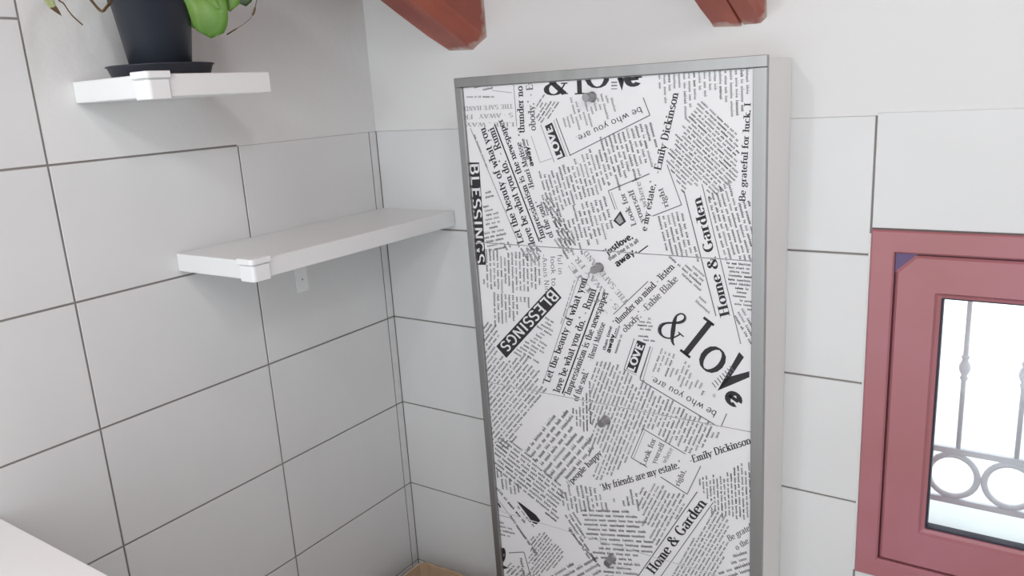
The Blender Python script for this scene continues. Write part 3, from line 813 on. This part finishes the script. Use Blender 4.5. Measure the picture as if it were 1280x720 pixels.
# below the photograph's lower edge the columns of small print simply go on
LOW = 1165.0
MORE = []
for pts, d, pitch, ink, big in PRINT_BLOCKS:
    cv = sum(p[1] for p in pts) / len(pts)
    if 640 < cv < 900 and ink != 'l': MORE.append(([(p[0], p[1] + 490) for p in pts], d, pitch, ink, big))
N_SEEN = len(PRINT_BLOCKS)
PRINT_BLOCKS = PRINT_BLOCKS + MORE
INKS = {'d': 0, 'n': 1, 'm': 2, 'l': 3, 'w': 4}
polys = []                         # (points in millimetres on the front plane, ink, layer)
def quad(pts, ink, layer=1): polys.append((pts, ink, layer))

# a small lettering kit: skeleton strokes swept with a broad nib. cap height 1, x-height .66
V_ = lambda x, a, b: ('l', x, a, x, b, 'T')
H_ = lambda y, a, b: ('l', a, y, b, y, 't')
def S_(x, y): return ('f', x, y)
G = {
 'a': (.56, [('a', .25,.47,.17,.18,165,0), V_(.42,.08,.47), ('a', .25,.18,.18,.18,70,330), ('l',.42,.06,.54,.03,'t')]),
 'b': (.62, [V_(.14,0,1), S_(.08,1), ('a',.32,.33,.22,.32,-160,160)]),
 'c': (.54, [('a',.30,.33,.23,.32,45,315)]),
 'd': (.64, [('a',.28,.33,.22,.32,20,340), V_(.48,0,1), S_(.42,1), S_(.54,0)]),
 'e': (.56, [H_(.36,.08,.48), ('a',.28,.33,.22,.32,5,320)]),
 'f': (.38, [V_(.17,0,.82), ('a',.32,.82,.15,.18,180,50), H_(.64,.03,.34), S_(.17,0)]),
 'g': (.58, [('a',.27,.43,.18,.21,0,360), ('a',.27,-.1,.21,.17,0,360), ('l',.18,.24,.18,.07,'t'), H_(.62,.42,.55)]),
 'h': (.66, [V_(.14,0,1), ('a',.32,.44,.18,.2,180,0), V_(.50,0,.44), S_(.14,0), S_(.50,0), S_(.08,1)]),
 'i': (.30, [V_(.15,0,.64), S_(.15,0), S_(.09,.64), ('p',.15,.86)]),
 'j': (.30, [V_(.16,-.1,.64), ('a',.06,-.12,.1,.16,0,-120), ('p',.15,.86)]),
 'k': (.62, [V_(.14,0,1), ('l',.16,.28,.46,.64,'t'), ('l',.26,.38,.54,0,'T'), S_(.14,0), S_(.5,0), S_(.08,1), S_(.46,.64)]),
 'l': (.30, [V_(.15,0,1), S_(.15,0), S_(.09,1)]),
 'm': (.96, [V_(.14,0,.64), ('a',.3,.44,.16,.2,180,0), V_(.46,0,.44), ('a',.62,.44,.16,.2,180,0), V_(.78,0,.44), S_(.14,0), S_(.46,0), S_(.78,0), S_(.08,.64)]),
 'n': (.66, [V_(.14,0,.64), ('a',.32,.44,.18,.2,180,0), V_(.50,0,.44), S_(.14,0), S_(.50,0), S_(.08,.64)]),
 'o': (.60, [('a',.30,.33,.23,.32,0,360)]),
 'p': (.62, [V_(.14,-.3,.64), ('a',.32,.33,.22,.32,-160,160), S_(.14,-.3), S_(.08,.64)]),
 'r': (.46, [V_(.15,0,.64), ('a',.32,.44,.17,.2,180,55), S_(.15,0), S_(.09,.64)]),
 's': (.48, [('a',.24,.485,.16,.16,25,270), ('a',.24,.165,.17,.16,90,-155)]),
 't': (.38, [V_(.17,.14,.84), ('a',.28,.14,.11,.13,180,320), H_(.64,.03,.33)]),
 'u': (.66, [V_(.14,.2,.64), ('a',.31,.2,.17,.19,180,360), V_(.48,0,.64), S_(.08,.64), S_(.42,.64), S_(.54,0)]),
 'v': (.60, [('l',.08,.64,.30,0,'T'), ('l',.30,0,.52,.64,'t'), S_(.08,.64), S_(.52,.64)]),
 'w': (.84, [('l',.07,.64,.24,0,'T'), ('l',.24,0,.42,.6,'t'), ('l',.42,.6,.58,0,'T'), ('l',.58,0,.77,.64,'t'), S_(.07,.64), S_(.77,.64)]),
 'y': (.60, [('l',.08,.64,.30,0,'T'), ('l',.17,-.3,.52,.64,'t'), S_(.08,.64), S_(.52,.64)]),
 'A': (.80, [('l',.08,0,.38,1,'t'), ('l',.38,1,.72,0,'T'), H_(.34,.18,.58), S_(.08,0), S_(.72,0)]),
 'B': (.74, [V_(.16,0,1), ('a',.36,.76,.22,.24,90,-90), ('a',.38,.27,.26,.27,90,-90), H_(.98,.1,.38), H_(.52,.16,.38), H_(.02,.1,.38)]),
 'C': (.78, [('a',.42,.5,.33,.49,42,318)]),
 'D': (.82, [V_(.16,0,1), ('a',.34,.5,.36,.49,90,-90), H_(.98,.06,.36), H_(.02,.06,.36)]),
 'E': (.70, [V_(.17,0,1), H_(.97,.06,.6), H_(.52,.17,.5), H_(.03,.06,.64), ('l',.6,.97,.6,.8,'t'), ('l',.64,.03,.64,.22,'t')]),
 'F': (.66, [V_(.17,0,1), H_(.97,.06,.6), H_(.52,.17,.5), S_(.17,0), ('l',.6,.97,.6,.8,'t')]),
 'G': (.84, [('a',.42,.5,.33,.49,45,300), V_(.66,.06,.42), H_(.42,.5,.78)]),
 'H': (.86, [V_(.18,0,1), V_(.66,0,1), H_(.52,.18,.66), S_(.18,0), S_(.18,1), S_(.66,0), S_(.66,1)]),
 'I': (.40, [V_(.20,0,1), S_(.2,0), S_(.2,1)]),
 'L': (.68, [V_(.17,0,1), H_(.03,.06,.6), S_(.17,1), ('l',.6,.03,.6,.22,'t')]),
 'M': (1.0, [('l',.14,0,.16,1,'t'), ('l',.16,1,.48,.05,'T'), ('l',.48,.05,.8,1,'t'), V_(.82,0,1), S_(.14,0), S_(.82,0)]),
 'N': (.86, [('l',.16,0,.16,1,'t'), ('l',.16,1,.68,0,'T'), ('l',.68,0,.68,1,'t'), S_(.16,0), S_(.68,1)]),
 'O': (.86, [('a',.43,.5,.36,.49,0,360)]),
 'R': (.78, [V_(.16,0,1), ('a',.36,.75,.24,.24,90,-90), H_(.98,.06,.38), H_(.51,.16,.38), ('l',.36,.5,.68,0,'T'), S_(.16,0), S_(.70,0)]),
 'S': (.64, [('a',.31,.745,.22,.24,30,270), ('a',.31,.255,.25,.25,90,-155)]),
 'T': (.72, [V_(.36,0,1), H_(.97,.04,.68), S_(.36,0), ('l',.04,.97,.04,.8,'t'), ('l',.68,.97,.68,.8,'t')]),
 'V': (.80, [('l',.06,1,.40,0,'T'), ('l',.40,0,.74,1,'t'), S_(.06,1), S_(.74,1)]),
 'W': (1.1, [('l',.06,1,.32,0,'T'), ('l',.32,0,.55,1,'t'), ('l',.55,1,.8,0,'T'), ('l',.8,0,1.04,1,'t')]),
 'Y': (.80, [('l',.06,1,.40,.46,'T'), ('l',.40,.46,.74,1,'t'), V_(.4,0,.46), S_(.4,0)]),
 '&': (.88, [('a',.38,.78,.15,.2,-30,210), ('l',.25,.68,.74,.02,'T'), ('a',.34,.27,.27,.27,95,330), ('l',.58,.14,.76,.52,'t'), H_(.54,.62,.86), ('l',.5,.69,.3,.52,'t'), H_(.03,.7,.86)]),
 '.': (.26, [('p',.12,.05)]), ',': (.26, [('p',.12,.05), ('l',.15,.03,.08,-.14,'t')]),
 '"': (.36, [('l',.10,1,.10,.76,'t'), ('l',.22,1,.22,.76,'t')]), '-': (.40, [H_(.34,.06,.34)]), ' ': (.32, []),
 '/': (.30, [('l',.02,-.1,.28,1,'t')]),
}
STYLE = {'s': (.185, .085, True), 'b': (.21, .06, True), 'g': (.105, .095, False), 'k': (.25, .19, False), 'n': (.16, .15, False), 'amp': (.10, .05, False)}
def glyph(ch, style):
    T, t, ser = STYLE[style]
    adv, st = G[ch]
    out = []
    def seg(a, b_, wa, wb):
        dx, dy = b_[0]-a[0], b_[1]-a[1]; n = math.hypot(dx, dy) or 1; nx, ny = -dy/n, dx/n
        out.append([(a[0]+nx*wa/2, a[1]+ny*wa/2), (b_[0]+nx*wb/2, b_[1]+ny*wb/2), (b_[0]-nx*wb/2, b_[1]-ny*wb/2), (a[0]-nx*wa/2, a[1]-ny*wa/2)])
    for s in st:
        if s[0] == 'l':
            w = T if s[5] == 'T' else t
            if not ser and abs(s[1]-s[3]) < .001 and abs(s[2]-s[4]) < .25 and ch in 'EFLT': continue
            seg((s[1], s[2]), (s[3], s[4]), w, w)
        elif s[0] == 'p':
            r = T*.62 if ser else T*.55
            out.append([(s[1]+r*cos(k*pi/3), s[2]+r*sin(k*pi/3)) for k in range(6)])
        elif s[0] == 'f':
            if ser:
                h = T*1.05; y0 = s[2] - (t if s[2] > .3 else 0)
                if s[2] < 0: y0 = s[2]
                out.append([(s[1]-h, y0), (s[1]+h, y0), (s[1]+h, y0+t), (s[1]-h, y0+t)])
        else:
            _, cx, cy, rx, ry, a0, a1 = s
            n = max(4, int(abs(a1-a0) / 24)); pts = []
            rx -= 0.0; 
            for k in range(n + 1):
                a = radians(a0 + (a1-a0)*k/n)
                tx, ty = -rx*sin(a), ry*cos(a); L = math.hypot(tx, ty) or 1
                w = t + (T-t) * (abs(ty)/L) ** 1.6
                nx, ny = cos(a)/max(rx, .01), sin(a)/max(ry, .01); m = math.hypot(nx, ny); nx /= m; ny /= m
                px, py = cx+rx*cos(a), cy+ry*sin(a)
                pts.append(((px+nx*w/2, py+ny*w/2), (px-nx*w/2, py-ny*w/2)))
            for p, q in zip(pts, pts[1:]): out.append([p[0], q[0], q[1], p[1]])
    return adv, out
# the big flourished ampersand
def amp_shape():
    c = [(.86,.02),(.70,.10),(.52,.34),(.34,.62),(.27,.80),(.33,.95),(.46,.98),(.55,.88),(.50,.72),(.34,.56),(.17,.40),(.10,.22),(.18,.06),(.36,.0),(.54,.06),(.68,.22),(.76,.44)]
    w = [.04,.10,.15,.13,.07,.05,.06,.10,.10,.06,.07,.13,.13,.06,.05,.05,.05]
    P3 = bez([(a, b_, 0) for a, b_ in c], len(c)*5); k = (len(P3)-1) / (len(w)-1); out = []
    def ww(i):
        f = i / k; j = min(int(f), len(w)-2); return w[j] + (w[j+1]-w[j])*(f-j)
    for i in range(len(P3)-1):
        a, b_ = P3[i], P3[i+1]; d = (b_-a); d.normalize(); n = Vector((-d.y, d.x, 0)); wa, wb = ww(i)/2, ww(i+1)/2
        out.append([tuple((a+n*wa)[:2]), tuple((b_+n*wb)[:2]), tuple((b_-n*wb)[:2]), tuple((a-n*wa)[:2])])
    out.append([(.66,.42),(.90,.42),(.90,.46),(.66,.46)])
    return .95, out
keep_out = []                      # convex regions the small print leaves free
def put_text(s, p0, p1, pu, style, ink):
    p0, p1, pu = Vector(p0), Vector(p1), Vector(pu)
    if style == 'amp': gl = [amp_shape()]
    else: gl = [glyph(c, style) for c in s]
    track = .04
    tot = sum(g[0] + track for g in gl)
    e = (p1 - p0) / tot; up = pu - p0
    x = 0.0
    for adv, ps in gl:
        for p in ps: quad([p0 + e*(x+a) + up*b_ for a, b_ in p], ink, 2)
        x += adv + track
    g = up * 0.28
    keep_out.append([p0 - g, p1 - g, p1 + up + g*.6, p0 + up + g*.6])
for s, p0, p1, pu, st, ink in PRINT_TEXT: put_text(s, p0, p1, pu, st, ink)
for pts, ink in PRINT_AREAS:
    quad([Vector(p) for p in pts], ink, 1 if ink == 'd' else 2); keep_out.append([Vector(p) for p in pts])
for a, c, w, ink in PRINT_LINES:
    a, c = Vector(a), Vector(c); d = (c-a).normalized(); n = Vector((-d.y, d.x)) * (w/2)
    quad([a+n, c+n, c-n, a-n], ink, 2)
for p in PRINT_CLEAR: keep_out.append([Vector(q) for q in p])

def inside(p, poly):
    sgn = 0; n = len(poly); c = False; j = n - 1
    for i in range(n):
        a, b_ = poly[i], poly[j]
        if (a[1] > p[1]) != (b_[1] > p[1]) and p[0] < (b_[0]-a[0])*(p[1]-a[1])/(b_[1]-a[1]) + a[0]: c = not c
        j = i
    return c
ko = [(min(q[0] for q in k), max(q[0] for q in k), min(q[1] for q in k), max(q[1] for q in k), k) for k in keep_out]
def blocked(p):
    for x0, x1, y0, y1, k in ko:
        if x0 <= p[0] <= x1 and y0 <= p[1] <= y1 and inside(p, k): return True
    return False
# columns of unreadably small print
rp = random.Random(21)
SMALL = [  # strokes of small letters (x0, y0, x1, y1) in x-heights
 [(0,0,.26,1),(.52,0,.78,1),(.2,.76,.6,1)], [(0,.05,.26,.95),(.52,.05,.78,.95),(.2,.78,.6,1),(.2,0,.6,.22)],
 [(0,.05,.26,.95),(.2,.76,.72,1),(.2,0,.72,.24),(.2,.42,.7,.58)], [(.2,0,.48,1.5)], [(.2,0,.48,1),(.2,1.2,.46,1.45)],
 [(0,.05,.26,.95),(.2,.76,.7,1),(.2,0,.7,.24)], [(0,0,.26,1.5),(.52,0,.78,.9),(.2,.72,.6,.98)], [(0,0,.26,.95),(.52,0,.78,1),(.2,0,.6,.22)],
 [(.1,.0,.62,.24),(.1,.4,.62,.6),(.1,.78,.62,1),(.0,.5,.24,.95),(.46,.1,.7,.5)], [(.2,.0,.46,1.3),(.0,.78,.66,.98)],
]
for bi, (pts, d, pitch, ink, big) in enumerate(PRINT_BLOCKS):
    pts = [Vector(p) for p in pts]; d = Vector(d).normalized(); n = Vector((-d.y, d.x))
    # letters stand on the n side, away from the reading direction's right
    up = Vector((d.y, -d.x))
    ss = [p.dot(d) for p in pts]; tt = [p.dot(n) for p in pts]
    xh = pitch * 0.45; cw = xh * 0.92
    t_ = min(tt) + pitch * 0.5; dense = 1
    while t_ < max(tt):
        s_ = min(ss) + rp.uniform(0, 2) * cw
        while s_ < max(ss):
            L = rp.choice((2, 3, 3, 4, 4, 5, 6, 7, 8))
            wlen = L * cw
            mid = d * (s_ + wlen/2) + n * t_; e0 = d * (s_ + cw*.4) + n * t_; e1 = d * (s_ + wlen - cw*.4) + n * t_
            if inside(mid, pts) and (inside(e0, pts) or inside(e1, pts)) and (bi < N_SEEN or mid.y > LOW) and not (blocked(mid) or blocked(e0) or blocked(e1)):
                tone = ink
                if ink == 'm': tone = rp.choice('mmmmnl')
                elif ink == 'd': tone = rp.choice('nnnmd')
                elif ink == 'n': tone = rp.choice('nnmm')
                else: tone = rp.choice('lllm')
                b0 = d * (s_ + cw*.06) + n * t_ - up * (xh*.5)
                b1 = b0 + d * (wlen - cw*.18)
                quad([b0 + up*(xh*.26), b1 + up*(xh*.26), b1 + up*(xh*.76), b0 + up*(xh*.76)], 'm' if tone == 'd' else 'l', 1)
                for k in range(L):
                    o = d * (s_ + k*cw) + n * t_ - up * (xh/2)
                    for x0, y0, x1, y1 in rp.choice(SMALL):
                        a0, a1 = x0*xh*.92, x1*xh*.92
                        quad([o + d*a0 + up*(y0*xh), o + d*a1 + up*(y0*xh), o + d*a1 + up*(y1*xh), o + d*a0 + up*(y1*xh)], tone, 2)
            s_ += wlen + cw * rp.uniform(.7, 1.2)
        t_ += pitch

def clip(poly, u0, u1, v0, v1):
    for ax, lim, sg in ((0, u0, 1), (0, u1, -1), (1, v0, 1), (1, v1, -1)):
        out = []
        for i in range(len(poly)):
            a, b_ = poly[i-1], poly[i]
            ia, ib = sg*(a[ax]-lim) >= 0, sg*(b_[ax]-lim) >= 0
            if ia != ib:
                t = (lim-a[ax]) / (b_[ax]-a[ax]); out.append((a[0]+(b_[0]-a[0])*t, a[1]+(b_[1]-a[1])*t))
            if ib: out.append((b_[0], b_[1]))
        poly = out
        if len(poly) < 3: return None
    return poly
FACE = -0.003                      # door face lies this far behind the frame reference plane
def knob(parent, u, v):
    b = bmesh.new(); c = F(u, v, FACE); N = 20
    rings = []
    for r, h in ((0.0102, 0.0), (0.0102, 0.002), (0.0085, 0.004), (0.0078, 0.012), (0.0082, 0.020), (0.0082, 0.0255), (0.0074, 0.0265)):
        rings.append([c + Vector((r*cos(2*pi*k/N), -h, r*sin(2*pi*k/N))) for k in range(N)])
    loft(b, rings)
    return finish('knob', b, M_KNOB, parent, False)
for di, (v0, v1) in enumerate(DOORS):
    door = fbox('door', DU0, DU1, v0, v1, -0.019, FACE, M_PAPER, cab, 0.0006)
    vs, fs, mi = [], [], []
    for pts, ink, layer in polys:
        q = [(p[0]/1000, p[1]/1000) for p in pts]
        vv = [p[1] for p in q]
        if max(vv) < v0 or min(vv) > v1: continue
        q = clip(q, DU0 + .0004, DU1 - .0004, v0 + .0006, v1 - .0006)
        if not q: continue
        i0 = len(vs)
        n = FACE + (0.00012 if layer == 1 else 0.00024)
        P_ = [F(a, c, n) for a, c in q]
        nrm = (P_[1]-P_[0]).cross(P_[2]-P_[0])
        if nrm.y > 0: P_ = P_[::-1]
        vs += P_; fs.append(list(range(i0, i0+len(q)))); mi.append(INKS[ink])
    if fs:
        me = bpy.data.meshes.new('newsprint'); me.from_pydata(vs, [], fs)
        for m in (M_INK_D, M_INK_N, M_INK_M, M_INK_L, M_PAPER): me.materials.append(m)
        me.polygons.foreach_set('material_index', mi)
        o = link('newsprint', me); bpy_parent(o, door)
        tag(o, kind='stuff', label='black and grey newspaper lettering printed on the door')
    knob(door, 0.3255, v0 + 0.0340 if di else 0.0480)
print('print polygons', len(polys))
